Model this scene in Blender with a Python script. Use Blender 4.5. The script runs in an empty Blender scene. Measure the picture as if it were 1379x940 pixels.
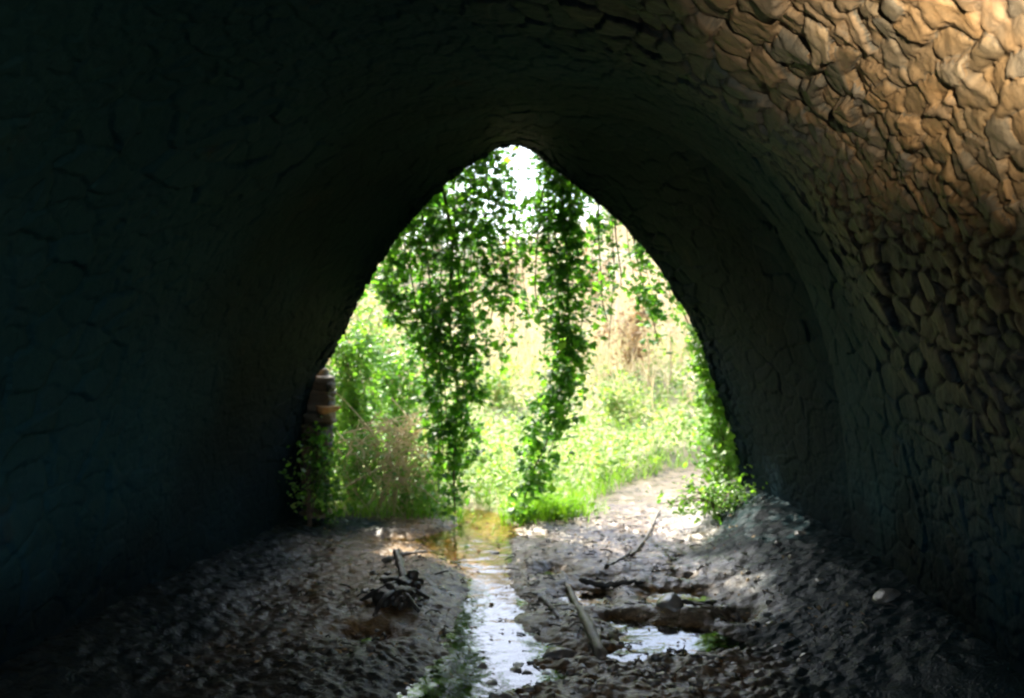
import bpy, math
import numpy as np
R = math.radians
C = bpy.context.scene.collection
sc = bpy.context.scene
rng = np.random.default_rng(7)

# ------------------------------------------------------------------ camera, sky, sun, exposure
EYE = 1.5
LENS = 32.0
F = 1379 * LENS / 36.0
cam_d = bpy.data.cameras.new('camera'); cam = bpy.data.objects.new('camera', cam_d); C.objects.link(cam)
cam.location = (0, 0, EYE); cam.rotation_euler = (R(90), 0, 0)
cam_d.lens = LENS; cam_d.sensor_width = 36; cam_d.clip_end = 2000; cam_d.clip_start = 0.02
cam_d.dof.use_dof = True; cam_d.dof.focus_distance = 3.4; cam_d.dof.aperture_fstop = 2.5
sc.camera = cam
SUN_EL, SUN_AZ = 49.0, -31.0          # azimuth from +Y towards +X
w = bpy.data.worlds.new('World'); sc.world = w; w.use_nodes = True
nt = w.node_tree; nt.nodes.clear()
sky = nt.nodes.new('ShaderNodeTexSky'); sky.sky_type = 'NISHITA'; sky.sun_disc = False
sky.sun_elevation = R(SUN_EL); sky.sun_rotation = R(SUN_AZ); sky.dust_density = 3.0; sky.air_density = 1.0; sky.ozone_density = 1.5
bg = nt.nodes.new('ShaderNodeBackground'); bg.inputs['Strength'].default_value = 0.15
wo = nt.nodes.new('ShaderNodeOutputWorld')
nt.links.new(sky.outputs[0], bg.inputs[0]); nt.links.new(bg.outputs[0], wo.inputs[0])
sd = bpy.data.lights.new('sun', 'SUN'); sd.energy = 3.4; sd.angle = R(0.6); sd.color = (1.0, 0.94, 0.82)
so = bpy.data.objects.new('sun', sd); C.objects.link(so); so.rotation_euler = (R(90 - SUN_EL), 0, R(180 - SUN_AZ))
so.rotation_euler = (-R(90 - SUN_EL), 0, -R(SUN_AZ)); so.location = (-5, 8, 15)
# the flash of the camera that took the picture: it sits a little right of and above the lens, and is what lights the near stones
fd = bpy.data.lights.new('camera_flash', 'SPOT'); fd.energy = 590; fd.color = (1.0, 0.84, 0.62); fd.shadow_soft_size = 0.022
fd.spot_size = R(66); fd.spot_blend = 1.0
fo = bpy.data.objects.new('camera_flash', fd); C.objects.link(fo); fo.location = (0.34, 0.22, 1.84)
from mathutils import Vector
fo.rotation_euler = (Vector((1.52, 1.9, 3.02)) - fo.location).to_track_quat('-Z', 'Y').to_euler()
sc.view_settings.view_transform = 'Standard'; sc.view_settings.look = 'None'; sc.view_settings.gamma = 1
sc.view_settings.exposure = 2.3
sc.cycles.use_denoising = True
sc.cycles.max_bounces = 8; sc.cycles.diffuse_bounces = 4; sc.cycles.glossy_bounces = 3; sc.cycles.transparent_max_bounces = 12
sc.cycles.sample_clamp_indirect = 6
sc.cycles.pixel_filter_type = 'BLACKMAN_HARRIS'; sc.cycles.filter_width = 2.2

# ------------------------------------------------------------------ helpers
def at(px, py, d):
    return np.array([(px - 689.5) / F * d, d, EYE - (py - 470) / F * d])
def gnd(px, py, z=0.0):
    return at(px, py, (EYE - z) * F / (py - 470))

def hsh(i, j, s):
    i = i.astype(np.int64); j = j.astype(np.int64)
    n = (i * 374761393 + j * 668265263 + s * 1274126177) & 0xffffffff
    n = ((n ^ (n >> 13)) * 1274126177) & 0xffffffff
    n = ((n ^ (n >> 16)) * 2246822519) & 0xffffffff
    n = n ^ (n >> 15)
    return (n & 0xffffff) / float(0x1000000)
def vnoise(x, y, s=0):
    xi = np.floor(x); yi = np.floor(y); fx = x - xi; fy = y - yi
    fx = fx * fx * (3 - 2 * fx); fy = fy * fy * (3 - 2 * fy)
    a = hsh(xi, yi, s); b = hsh(xi + 1, yi, s); c = hsh(xi, yi + 1, s); d = hsh(xi + 1, yi + 1, s)
    return (a * (1 - fx) + b * fx) * (1 - fy) + (c * (1 - fx) + d * fx) * fy
def fbm(x, y, s=0, o=4):
    r = 0; a = 0.5; t = 0
    for k in range(o):
        r = r + a * (vnoise(x * 2 ** k + 13.7 * k, y * 2 ** k - 7.1 * k, s + k) - 0.5); t += a; a *= 0.5
    return r / t * 2
def voro(u, v, s, jit=0.85):
    ui = np.floor(u); vi = np.floor(v)
    F1 = np.full(u.shape, 9.0); F2 = np.full(u.shape, 9.0); cu = np.zeros(u.shape); cv = np.zeros(u.shape); du = np.zeros(u.shape); dv = np.zeros(u.shape)
    for a in (-1, 0, 1):
        for b in (-1, 0, 1):
            x = ui + a; y = vi + b
            sx = x + 0.5 + jit * (hsh(x, y, s) - 0.5); sy = y + 0.5 + jit * (hsh(x, y, s + 11) - 0.5)
            ddu = u - sx; ddv = v - sy; d = np.maximum(np.hypot(ddu, ddv), 0.82 * (np.abs(ddu) + np.abs(ddv)) * 0.9)
            n = d < F1
            F2 = np.where(n, F1, np.minimum(F2, d)); F1 = np.where(n, d, F1)
            cu = np.where(n, x, cu); cv = np.where(n, y, cv); du = np.where(n, ddu, du); dv = np.where(n, ddv, dv)
    return F1, F2 - F1, cu, cv, du, dv
def ss(a, b, x):
    t = np.clip((x - a) / (b - a), 0, 1); return t * t * (3 - 2 * t)

def mesh_obj(name, V, faces, mat, parent=None, smooth=True, attr=None):
    """V (n,3) float, faces (m,k) int array or a list of such arrays"""
    if not isinstance(faces, list): faces = [faces]
    me = bpy.data.meshes.new(name)
    V = np.asarray(V, dtype=np.float32); me.vertices.add(len(V)); me.vertices.foreach_set('co', V.ravel())
    tot = np.concatenate([np.full(len(f), f.shape[1], dtype=np.int32) for f in faces])
    idx = np.concatenate([f.ravel() for f in faces]).astype(np.int32)
    me.loops.add(len(idx)); me.loops.foreach_set('vertex_index', idx)
    me.polygons.add(len(tot)); st = np.zeros(len(tot), dtype=np.int32); st[1:] = np.cumsum(tot)[:-1]
    me.polygons.foreach_set('loop_start', st)
    me.polygons.foreach_set('use_smooth', np.full(len(tot), smooth, dtype=bool))
    me.update(calc_edges=True)
    if attr:
        for k, a in attr.items():
            at_ = me.attributes.new(k, 'FLOAT', 'POINT'); at_.data.foreach_set('value', np.asarray(a, dtype=np.float32))
    me.materials.append(mat)
    o = bpy.data.objects.new(name, me); C.objects.link(o)
    if parent is not None: o.parent = parent
    return o
def grid_faces(nu, nv, closed=False):
    i, j = np.meshgrid(np.arange(nu - 1), np.arange(nv - 1), indexing='ij')
    a = i * nv + j
    return np.stack([a, a + 1, a + nv + 1, a + nv], -1).reshape(-1, 4)
def thing(name, label, cat, group=None, kind=None, loc=(0, 0, 0)):
    o = bpy.data.objects.new(name, None); C.objects.link(o); o.location = loc; o.empty_display_size = 0.2
    return tag(o, label, cat, group, kind)
def tag(o, label=None, cat=None, group=None, kind=None):
    if label: o['label'] = label
    if cat: o['category'] = cat
    if group: o['group'] = group
    if kind: o['kind'] = kind
    return o
class MB:
    def __init__(s): s.V = []; s.F = []; s.n = 0
    def add(s, V, f): s.V.append(V); s.F.append(f + s.n); s.n += len(V)
    def tube(s, pts, rad, k=7, rough=0.0):
        pts = np.asarray(pts, float); n = len(pts); rad = np.broadcast_to(np.asarray(rad, float), (n,))
        T = np.gradient(pts, axis=0); T /= np.linalg.norm(T, axis=1)[:, None] + 1e-9
        up = np.array([0.31, 0.23, 0.92]) if abs(T[:, 2]).mean() < 0.7 else np.array([0.3, 0.95, 0.1])
        A = np.cross(T, up); A /= np.linalg.norm(A, axis=1)[:, None] + 1e-9; B = np.cross(T, A)
        th = np.linspace(0, 2 * np.pi, k, endpoint=False)
        rr = rad[:, None] * (1 + rough * (rng.random((n, k)) - 0.5))
        V = pts[:, None] + rr[..., None] * (np.cos(th)[None, :, None] * A[:, None] + np.sin(th)[None, :, None] * B[:, None])
        i, j = np.meshgrid(np.arange(n - 1), np.arange(k), indexing='ij'); j2 = (j + 1) % k
        f = np.stack([i * k + j, i * k + j2, (i + 1) * k + j2, (i + 1) * k + j], -1).reshape(-1, 4)
        V = np.concatenate([V.reshape(-1, 3), pts[:1], pts[-1:]])
        c0 = n * k; J = np.arange(k); J2 = (J + 1) % k
        caps = np.concatenate([np.stack([J2, J, np.full(k, c0), np.full(k, c0)], -1), np.stack([J + (n - 1) * k, J2 + (n - 1) * k, np.full(k, c0 + 1), np.full(k, c0 + 1)], -1)])
        s.add(V, f); s.tri = getattr(s, 'tri', []); s.tri.append(caps[:, :3] + s.n - len(V))
    def build(s, name, mat, parent=None, smooth=True):
        fs = []
        if s.F: fs.append(np.concatenate(s.F))
        if getattr(s, 'tri', None): fs.append(np.concatenate(s.tri))
        return mesh_obj(name, np.concatenate(s.V), fs, mat, parent, smooth)
def resample(P, n):
    P = np.asarray(P, float); d = np.r_[0, np.cumsum(np.linalg.norm(np.diff(P, axis=0), axis=1))]
    t = np.linspace(0, d[-1], n); return np.stack([np.interp(t, d, P[:, k]) for k in range(P.shape[1])], -1)
def smooth_line(P, n, it=2):
    P = np.asarray(P, float)
    for _ in range(it):
        Q = [P[0]]
        for a, b in zip(P[:-1], P[1:]): Q += [a * .75 + b * .25, a * .25 + b * .75]
        Q.append(P[-1]); P = np.array(Q)
    return resample(P, n)

# leaves: a template polygon fan placed many times in one go
def T_IVY():
    o = np.array([(0, 0), (.22, -.08), (.5, .02), (.36, .3), (.44, .62), (.2, .62), (0, 1.05), (-.2, .62), (-.44, .62), (-.36, .3), (-.5, .02), (-.22, -.08)])
    z = -0.25 * np.abs(o[:, 0]) - 0.15 * (o[:, 1] - .4) ** 2
    V = np.c_[o, z]; V = np.vstack([V, [0, .35, .06]]); n = len(o)
    return V, np.array([[i, (i + 1) % n, n] for i in range(n)])
def T_OVAL():
    V = np.array([(0, 0, 0), (.28, .3, -.08), (.22, .7, -.1), (0, 1, -.12), (-.22, .7, -.1), (-.28, .3, -.08), (0, .45, .05)])
    return V, np.array([[i, (i + 1) % 6, 6] for i in range(6)])
def leaves(name, P, S, mat, parent, tmpl, nrm=None, njit=0.6, down=None):
    """P positions, S sizes; nrm mean facing; down = mean tip direction"""
    TV, TF = tmpl; N = len(P)
    nrm = np.array([0, -0.6, 0.8]) if nrm is None else np.asarray(nrm, float)
    n = nrm[None] / np.linalg.norm(nrm) + njit * rng.normal(size=(N, 3)); n /= np.linalg.norm(n, axis=1)[:, None]
    d = (rng.normal(size=(N, 3)) if down is None else np.asarray(down, float)[None] + 0.55 * rng.normal(size=(N, 3)))
    d -= (d * n).sum(1)[:, None] * n; d /= np.linalg.norm(d, axis=1)[:, None] + 1e-9
    x = np.cross(d, n)
    M = np.stack([x, d, n], 1)                                   # N,3,3 rows
    asp = 0.8 + 0.4 * rng.random(N); curl = rng.normal(size=N) * 0.8 + 1
    L = TV[None] * np.stack([asp, np.ones(N), curl], -1)[:, None] * np.asarray(S)[:, None, None]
    V = P[:, None] + np.einsum('nvk,nkj->nvj', L, M)
    Fc = (TF[None] + (np.arange(N) * len(TV))[:, None, None]).reshape(-1, 3)
    return mesh_obj(name, V.reshape(-1, 3), Fc, mat, parent, smooth=False)

# ------------------------------------------------------------------ materials
def newmat(name):
    m = bpy.data.materials.new(name); m.use_nodes = True; n = m.node_tree; n.nodes.clear()
    out = n.nodes.new('ShaderNodeOutputMaterial'); return m, n, out
def N(n, t, **kw):
    x = n.nodes.new('ShaderNode' + t)
    for k, v in kw.items():
        if k.startswith('i_'): x.inputs[k[2:].replace('_', ' ')].default_value = v
        else: setattr(x, k, v)
    return x
def ramp(n, src, stops):
    r = n.nodes.new('ShaderNodeValToRGB'); e = r.color_ramp.elements
    while len(e) < len(stops): e.new(0.5)
    for q, (p, c) in zip(e, stops): q.position = p; q.color = (*c, 1)
    n.links.new(src, r.inputs[0]); return r
def mixc(n, fac, a, b, mode='MIX'):
    m = n.nodes.new('ShaderNodeMix'); m.data_type = 'RGBA'; m.blend_type = mode
    for s_, v in ((m.inputs[0], fac), (m.inputs[6], a), (m.inputs[7], b)):
        if hasattr(v, 'is_linked') or hasattr(v, 'links'): n.links.new(v, s_)
        else: s_.default_value = v if not isinstance(v, tuple) else (*v, 1)
    return m.outputs[2]
def leafmat(name, cols, trans=0.45, gloss=0.35, tcol=None):
    m, n, out = newmat(name)
    g = N(n, 'NewGeometry'); r = ramp(n, g.outputs['Random Per Island'], [(i / (len(cols) - 1), c) for i, c in enumerate(cols)])
    p = N(n, 'BsdfPrincipled'); p.inputs['Roughness'].default_value = gloss
    p.inputs['Specular IOR Level'].default_value = 0.4
    t = N(n, 'BsdfTranslucent')
    tc = mixc(n, 1.0, r.outputs[0], tcol or (1.6, 1.9, 0.5), 'MULTIPLY')
    n.links.new(r.outputs[0], p.inputs['Base Color']); n.links.new(tc, t.inputs[0])
    mx = N(n, 'MixShader'); mx.inputs[0].default_value = trans
    n.links.new(p.outputs[0], mx.inputs[1]); n.links.new(t.outputs[0], mx.inputs[2]); n.links.new(mx.outputs[0], out.inputs[0])
    return m
def stonemat(name, wet=0.0, fk=1.0):
    m, n, out = newmat(name)
    a = N(n, 'Attribute', attribute_name='stone_id'); c = N(n, 'Attribute', attribute_name='crack')
    tc = N(n, 'TexCoord')
    r = ramp(n, a.outputs['Fac'], [(0.0, (.16, .115, .06)), (.18, (.25, .165, .08)), (.36, (.12, .105, .075)), (.5, (.33, .22, .115)), (.64, (.22, .145, .07)), (.8, (.30, .195, .095)), (.92, (.13, .12, .10)), (1.0, (.36, .28, .18))])
    n1 = N(n, 'TexNoise'); n1.inputs['Scale'].default_value = 9; n1.inputs['Detail'].default_value = 8; n1.inputs['Roughness'].default_value = 0.65
    n.links.new(tc.outputs['Object'], n1.inputs['Vector'])
    r1 = ramp(n, n1.outputs[0], [(.3, (.55, .55, .55)), (.5, (.95, .92, .88)), (.72, (1.35, 1.2, 1.0))])
    col = mixc(n, 1.0, r.outputs[0], r1.outputs[0], 'MULTIPLY')
    n2 = N(n, 'TexNoise'); n2.inputs['Scale'].default_value = 2.2; n2.inputs['Detail'].default_value = 5
    n.links.new(tc.outputs['Object'], n2.inputs['Vector'])
    r2 = ramp(n, n2.outputs[0], [(.5, (0, 0, 0)), (.72, (.75, .75, .75))])
    col = mixc(n, r2.outputs[0], col, (.075, .085, .08))                    # damp grey-green staining
    n4 = N(n, 'TexNoise'); n4.inputs['Scale'].default_value = 1.3; n4.inputs['Detail'].default_value = 7; n4.inputs['Roughness'].default_value = .7
    n.links.new(tc.outputs['Object'], n4.inputs['Vector'])
    r4 = ramp(n, n4.outputs[0], [(.66, (0, 0, 0)), (.72, (.8, .8, .8))])
    col = mixc(n, r4.outputs[0], col, (.42, .38, .31))                      # patches of old lime
    col = mixc(n, c.outputs['Fac'], col, (.04, .032, .022))                 # earth in the joints
    shd = N(n, 'Attribute', attribute_name='shade_tint')
    film = ramp(n, n4.outputs[0], [(.35, (.0045 * fk, .026 * fk, .037 * fk)), (.6, (.007 * fk, .030 * fk, .042 * fk)), (.69, (.010 * fk, .026 * fk, .036 * fk)), (.76, (.03 * fk, .035 * fk, .035 * fk))])  # teal-black tint standing in for the tunnel's shade
    mouth_shd = N(n, 'Attribute', attribute_name='mouth_shade_tide'); shade_col = mixc(n, mouth_shd.outputs['Fac'], film.outputs[0], (.0018, .0115, .0175)); rr0 = ramp(n, n4.outputs[0], [(.60, (0, 0, 0)), (.72, (.5, .5, .5))]); shade_col = mixc(n, rr0.outputs[0], shade_col, (.03, .028, .022))  # darker tint by the mouth offsets daylight; also tide mark and pale patches
    shade_col2 = mixc(n, .02, shade_col, mixc(n, .5, col, (.02, .02, .02)))
    col = mixc(n, shd.outputs['Fac'], col, shade_col2)                           # tunnel shade painted on stone outside the flash-lit part
    p = N(n, 'BsdfPrincipled'); n.links.new(col, p.inputs['Base Color']); p.inputs['Roughness'].default_value = 0.62 - wet
    sp = N(n, 'MapRange'); sp.inputs['To Min'].default_value = .35; sp.inputs['To Max'].default_value = .02; n.links.new(shd.outputs['Fac'], sp.inputs[0]); n.links.new(sp.outputs[0], p.inputs['Specular IOR Level'])
    n3 = N(n, 'TexNoise'); n3.inputs['Scale'].default_value = 38; n3.inputs['Detail'].default_value = 9; n3.inputs['Roughness'].default_value = .7
    n.links.new(tc.outputs['Object'], n3.inputs['Vector'])
    b = N(n, 'Bump'); b.inputs['Strength'].default_value = .7; b.inputs['Distance'].default_value = .012
    n.links.new(n3.outputs[0], b.inputs['Height']); n.links.new(b.outputs[0], p.inputs['Normal'])
    n.links.new(p.outputs[0], out.inputs[0]); return m
def simplemat(name, c1, c2, scale=12, rough=.8, bump=.4, dist=.01, stretch=(1, 1, 1)):
    m, n, out = newmat(name); tc = N(n, 'TexCoord'); mp = N(n, 'Mapping'); mp.inputs['Scale'].default_value = stretch
    n1 = N(n, 'TexNoise'); n1.inputs['Scale'].default_value = scale; n1.inputs['Detail'].default_value = 8; n1.inputs['Roughness'].default_value = .62
    n.links.new(tc.outputs['Object'], mp.inputs[0]); n.links.new(mp.outputs[0], n1.inputs['Vector'])
    r = ramp(n, n1.outputs[0], [(.33, c1), (.68, c2)])
    p = N(n, 'BsdfPrincipled'); p.inputs['Roughness'].default_value = rough; n.links.new(r.outputs[0], p.inputs['Base Color'])
    b = N(n, 'Bump'); b.inputs['Strength'].default_value = bump; b.inputs['Distance'].default_value = dist
    n.links.new(n1.outputs[0], b.inputs['Height']); n.links.new(b.outputs[0], p.inputs['Normal']); n.links.new(p.outputs[0], out.inputs[0]); return m
def groundmat():
    m, n, out = newmat('muddy_ground'); tc = N(n, 'TexCoord'); geo = N(n, 'NewGeometry')
    wt = N(n, 'Attribute', attribute_name='wet'); vg = N(n, 'Attribute', attribute_name='veg'); dk = N(n, 'Attribute', attribute_name='litter')  # 'litter' mask: dark litter plus shade painted on the floor
    n1 = N(n, 'TexNoise'); n1.inputs['Scale'].default_value = 7; n1.inputs['Detail'].default_value = 9; n1.inputs['Roughness'].default_value = .68
    n.links.new(tc.outputs['Object'], n1.inputs['Vector'])
    mud = ramp(n, n1.outputs[0], [(.3, (.055, .038, .022)), (.5, (.12, .088, .056)), (.7, (.19, .15, .105))])
    wet = ramp(n, n1.outputs[0], [(.3, (.06, .034, .012)), (.6, (.18, .105, .036)), (.75, (.29, .18, .07))])
    col = mixc(n, wt.outputs['Fac'], mud.outputs[0], wet.outputs[0])
    n2 = N(n, 'TexNoise'); n2.inputs['Scale'].default_value = 60; n2.inputs['Detail'].default_value = 5
    n.links.new(tc.outputs['Object'], n2.inputs['Vector'])
    r2 = ramp(n, n2.outputs[0], [(.35, (.62, .6, .58)), (.62, (1.2, 1.2, 1.2))]); col = mixc(n, 1.0, col, r2.outputs[0], 'MULTIPLY')
    litter_shade = ramp(n, n2.outputs[0], [(.35, (.006, .018, .023)), (.7, (.014, .027, .029))]); col = mixc(n, dk.outputs['Fac'], col, litter_shade.outputs[0])  # near-black tint: dark litter plus shade painted on the floor
    soil = ramp(n, n1.outputs[0], [(.35, (.30, .27, .15)), (.65, (.55, .48, .32))]); col = mixc(n, vg.outputs['Fac'], col, soil.outputs[0])
    p = N(n, 'BsdfPrincipled'); n.links.new(col, p.inputs['Base Color'])
    rr = N(n, 'MapRange'); rr.inputs['From Min'].default_value = .35; rr.inputs['From Max'].default_value = .65; rr.inputs['To Min'].default_value = .17; rr.inputs['To Max'].default_value = .5
    n.links.new(n1.outputs[0], rr.inputs[0]); ad = N(n, 'Math', operation='MAXIMUM'); n.links.new(rr.outputs[0], ad.inputs[0])
    n.links.new(vg.outputs['Fac'], ad.inputs[1]); n.links.new(ad.outputs[0], p.inputs['Roughness'])
    sp = N(n, 'MapRange'); sp.inputs['To Min'].default_value = .42; sp.inputs['To Max'].default_value = .03; dw = N(n, 'Math', operation='MAXIMUM'); dh = N(n, 'Math', operation='MULTIPLY'); dh.inputs[1].default_value = .65; n.links.new(wt.outputs['Fac'], dh.inputs[0]); n.links.new(dk.outputs['Fac'], dw.inputs[0]); n.links.new(dh.outputs[0], dw.inputs[1]); n.links.new(dw.outputs[0], sp.inputs[0]); n.links.new(sp.outputs[0], p.inputs['Specular IOR Level'])
    b = N(n, 'Bump'); b.inputs['Strength'].default_value = .6; b.inputs['Distance'].default_value = .012
    n.links.new(n2.outputs[0], b.inputs['Height']); n.links.new(b.outputs[0], p.inputs['Normal']); n.links.new(p.outputs[0], out.inputs[0]); return m
def watermat():
    m, n, out = newmat('stream_water'); tc = N(n, 'TexCoord')
    fr = N(n, 'Fresnel'); fr.inputs[0].default_value = 1.45
    g = N(n, 'BsdfGlossy'); g.inputs['Roughness'].default_value = .05; g.inputs[0].default_value = (1, 1, 1, 1)
    t = N(n, 'BsdfTransparent'); t.inputs[0].default_value = (.86, .74, .48, 1)
    n1 = N(n, 'TexNoise'); n1.inputs['Scale'].default_value = 5; n1.inputs['Detail'].default_value = 3
    n.links.new(tc.outputs['Object'], n1.inputs['Vector'])
    b = N(n, 'Bump'); b.inputs['Strength'].default_value = .25; b.inputs['Distance'].default_value = .03
    n.links.new(n1.outputs[0], b.inputs['Height']); n.links.new(b.outputs[0], g.inputs['Normal']); n.links.new(b.outputs[0], fr.inputs['Normal'])
    mx = N(n, 'MixShader'); n.links.new(fr.outputs[0], mx.inputs[0]); n.links.new(t.outputs[0], mx.inputs[1]); n.links.new(g.outputs[0], mx.inputs[2])
    n.links.new(mx.outputs[0], out.inputs[0]); return m
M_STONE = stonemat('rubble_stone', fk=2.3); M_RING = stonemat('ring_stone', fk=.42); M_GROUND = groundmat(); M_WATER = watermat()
M_EARTH = simplemat('earth_fill', (.10, .085, .05), (.2, .18, .1), 3, .95)
M_BARK = simplemat('vine_bark', (.06, .04, .025), (.15, .11, .07), 40, .85)
M_LOG = simplemat('wet_grey_wood', (.07, .058, .046), (.21, .18, .145), 30, .5, .6, .01, (1, .25, 1))
M_DARKWOOD = simplemat('black_wet_wood', (.018, .016, .013), (.07, .06, .048), 25, .42, .6)
M_TAN = simplemat('dry_tan_twig', (.48, .36, .20), (.76, .62, .40), 20, .8, .2)
M_PEBBLE = simplemat('wet_pebble', (.07, .065, .058), (.24, .225, .20), 9, .3, .3)
M_IVY = leafmat('ivy_leaf', [(.03, .09, .03), (.07, .18, .035), (.13, .27, .05), (.05, .13, .04), (.22, .36, .07)], .62, .45)
M_IVYL = leafmat('young_ivy_leaf', [(.08, .19, .04), (.15, .29, .06), (.24, .36, .10), (.11, .23, .06)], .45, .4)
M_HERB = leafmat('herb_leaf', [(.12, .22, .06), (.22, .32, .10), (.32, .40, .17), (.40, .44, .24), (.17, .27, .10)], .4, .6)
M_GRASS = leafmat('fresh_grass_blade', [(.09, .2, .02), (.16, .30, .03), (.24, .36, .06)], .4, .5)
M_STRAW = leafmat('bleached_straw', [(.56, .48, .30), (.70, .62, .44), (.62, .50, .33), (.78, .72, .55)], .3, .7, (1, .95, .8))
M_BROWNL = leafmat('dead_brown_leaf', [(.20, .13, .06), (.36, .24, .12), (.45, .33, .18), (.28, .2, .08)], .3, .7, (1, .9, .7))
M_TREE = leafmat('pale_tree_leaf', [(.08, .15, .04), (.14, .22, .07), (.2, .27, .1)], .4, .5)

# ------------------------------------------------------------------ ground
YO = 7.4                                                        # the far mouth of the tunnel
def axis(segs):
    out = []
    for a, b, st in segs: out.append(np.arange(a, b, st))
    return np.unique(np.round(np.concatenate(out + [[segs[-1][1]]]), 5))
gx = axis([(-300, -60, 20), (-60, -12, 3), (-12, -4, .4), (-4, -2.4, .06), (-2.4, 2.6, .011), (2.6, 5, .06), (5, 12, .4), (12, 60, 3), (60, 300, 20)])
gy = axis([(-120, -12, 9), (-12, 2, .5), (2, 3.7, .05), (3.7, 8.2, .011), (8.2, 11.5, .03), (11.5, 30, .25), (30, 60, 2), (60, 400, 17)])
def stream_mask(x, y):
    """1 in the running water, 0 on the banks"""
    cx = np.interp(y, [2, 3.8, 4.6, 5.6, 7, 8.2, 9.2, 12], [-.35, -.3, -.12, -.14, -.22, -.28, -.9, -3.5])
    hw = np.interp(y, [2, 3.8, 4.5, 5.2, 6.3, 7.4, 9, 12], [.2, .2, .2, .17, .17, .19, .2, .25])
    return cx, hw
def soft(x, y, cx, cy, rx, ry):
    return np.exp(-(((x - cx) / rx) ** 2 + ((y - cy) / ry) ** 2))
def veg_edge(y):   # the plants grow left of this x (in world x) beyond the mouth
    return np.interp(y, [7.0, 7.4, 7.8, 8.4, 9.4, 10.4, 11.5, 14], [.1, .12, .62, .8, 1.35, 2.2, 4.0, 12])
def base_height(x, y):
    cx, hw = stream_mask(x, y)
    wob = 0.09 * fbm(x * 1.6, y * 1.6, 3, 3)
    d = np.abs(x - cx + wob) - hw
    z = 0.055 * ss(-.06, .35, d) - 0.075 * ss(.05, -.2, d)
    # amber shallows left of the stream, the sand bar, the wet gravel flat
    z = z - .075 * soft(x, y, -.42, 6.75, .22, .5) - .04 * soft(x, y, -.95, 6.3, .3, .7) - .055 * soft(x, y, -.75, 7.15, .45, .22) + .05 * soft(x, y, -.62, 5.8, .33, .7)
    # puddles on the right bank
    for p, q, rx, ry, dp in ((.98, 5.42, .2, .2, .1), (.86, 4.74, .24, .16, .11), (.44, 5.45, .16, .2, .08), (.62, 4.95, .14, .1, .07), (.52, 4.4, .17, .1, .06), (1.25, 5.0, .1, .12, .07), (.12, 4.15, .2, .1, .05), (.3, 6.1, .12, .15, .055), (.92, 4.55, .26, .14, .10), (.2, 4.5, .12, .08, .05), (.62, 5.75, .1, .12, .05), (1.1, 5.9, .08, .1, .045), (-.75, 4.7, .16, .12, .05)):
        z = z - 1.5 * dp * soft(x + .05 * fbm(x * 5, y * 5, 8, 2), y, p, q, rx, ry)
    # banks against the tunnel walls
    z = z + .30 * ss(1.15, 2.1, x) * ss(9.5, 7, y) + .16 * ss(-1.3, -2.2, x) * ss(10, 7, y)
    z = z + .10 * ss(1.5, 2.0, x) * ss(5.8, 7.5, y) * ss(9, 7.6, y)
    out = ss(7.5, 9.0, y)
    veg = ss(.0, .9, veg_edge(y) - x) * ss(7.6, 8.6, y)
    rise = .16 * np.clip(y - 8.4, 0, 3.2) + .335 * np.clip(y - 11.6, 0, 12) + .05 * np.clip(y - 24, 0, 200)
    hill = .55 + .45 * ss(-9, 6, x)
    z = z + veg * np.clip(rise * hill, 0, 30) + (1 - veg) * .06 * np.clip(y - 8.2, 0, 6)
    z = z + .25 * ss(-1.6, -3.2, x) * np.clip(y - 7.4, 0, 4) * .6
    # embankments beside the bridge
    z = z + 3.6 * ss(3.2, 6.5, np.abs(x)) * ss(13, 6, y) * ss(-4.5, -1.7, y)
    return z, d, veg
def ground_z(x, y, fine=True):
    z, d, veg = base_height(x, y)
    z = z + .02 * fbm(x * 3, y * 3, 21, 4) * ss(30, 8, y) + .35 * fbm(x * .35, y * .35, 5, 3) * ss(12, 18, y)
    if fine:
        r = ss(3, 3.6, y) * ss(9.5, 7.5, y)
        # trodden lumpy mud
        wx = x + .03 * fbm(x * 9, y * 9, 31, 2); wy = y + .03 * fbm(x * 9, y * 9, 32, 2)
        F1, E, cu, cv, _, _ = voro(wx / .11, wy / .13, 40)
        h = hsh(cu, cv, 50)
        calm = 1 - .75 * np.clip(ss(1.1, 1.5, x) + ss(-.85, -1.3, x), 0, 1)
        amt = .55 * (1 - .45 * ss(4.6, 5.4, y)) * (1 - .5 * ss(-.3, -.9, x)) * r * calm * ss(.0, .15, d) * (.35 + .65 * ss(-.15, .3, fbm(x * 1.1, y * .9, 44, 2)))
        z = z + amt * (.026 * h * (1 - ss(.2, .65, F1)) - .014 * (h < .25) * (1 - ss(.1, .5, F1)))
        # pebbles, denser towards the camera
        F1, E, cu, cv, _, _ = voro(wx / .05, wy / .055, 60)
        h = hsh(cu, cv, 61); peb = (h > .45) * np.sqrt(np.clip(1 - (F1 / (.3 + .22 * h)) ** 2, 0, 1))
        pamt = .55 * (1 - .45 * ss(4.6, 5.4, y)) * (1 - .5 * ss(-.3, -.9, x)) * r * calm * np.clip(ss(4.9, 4.2, y) + ss(-.4, -1, x) * .15 + .08, 0, 1)
        z = z + pamt * .02 * peb * (.4 + h)
        z = z + r * (.012 * fbm(x * 22, y * 22, 70, 3) + .016 * fbm(x * 8, y * 8, 71, 3) * ss(0, .2, d))
    return z, d, veg
X, Y = np.meshgrid(gx, gy, indexing='ij')
Z, D, VG = ground_z(X, Y)
wetm = np.clip(ss(.035, -.01, Z) + .9 * ss(-.3, -.8, X) * ss(9, 7, Y), 0, 1)
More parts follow.
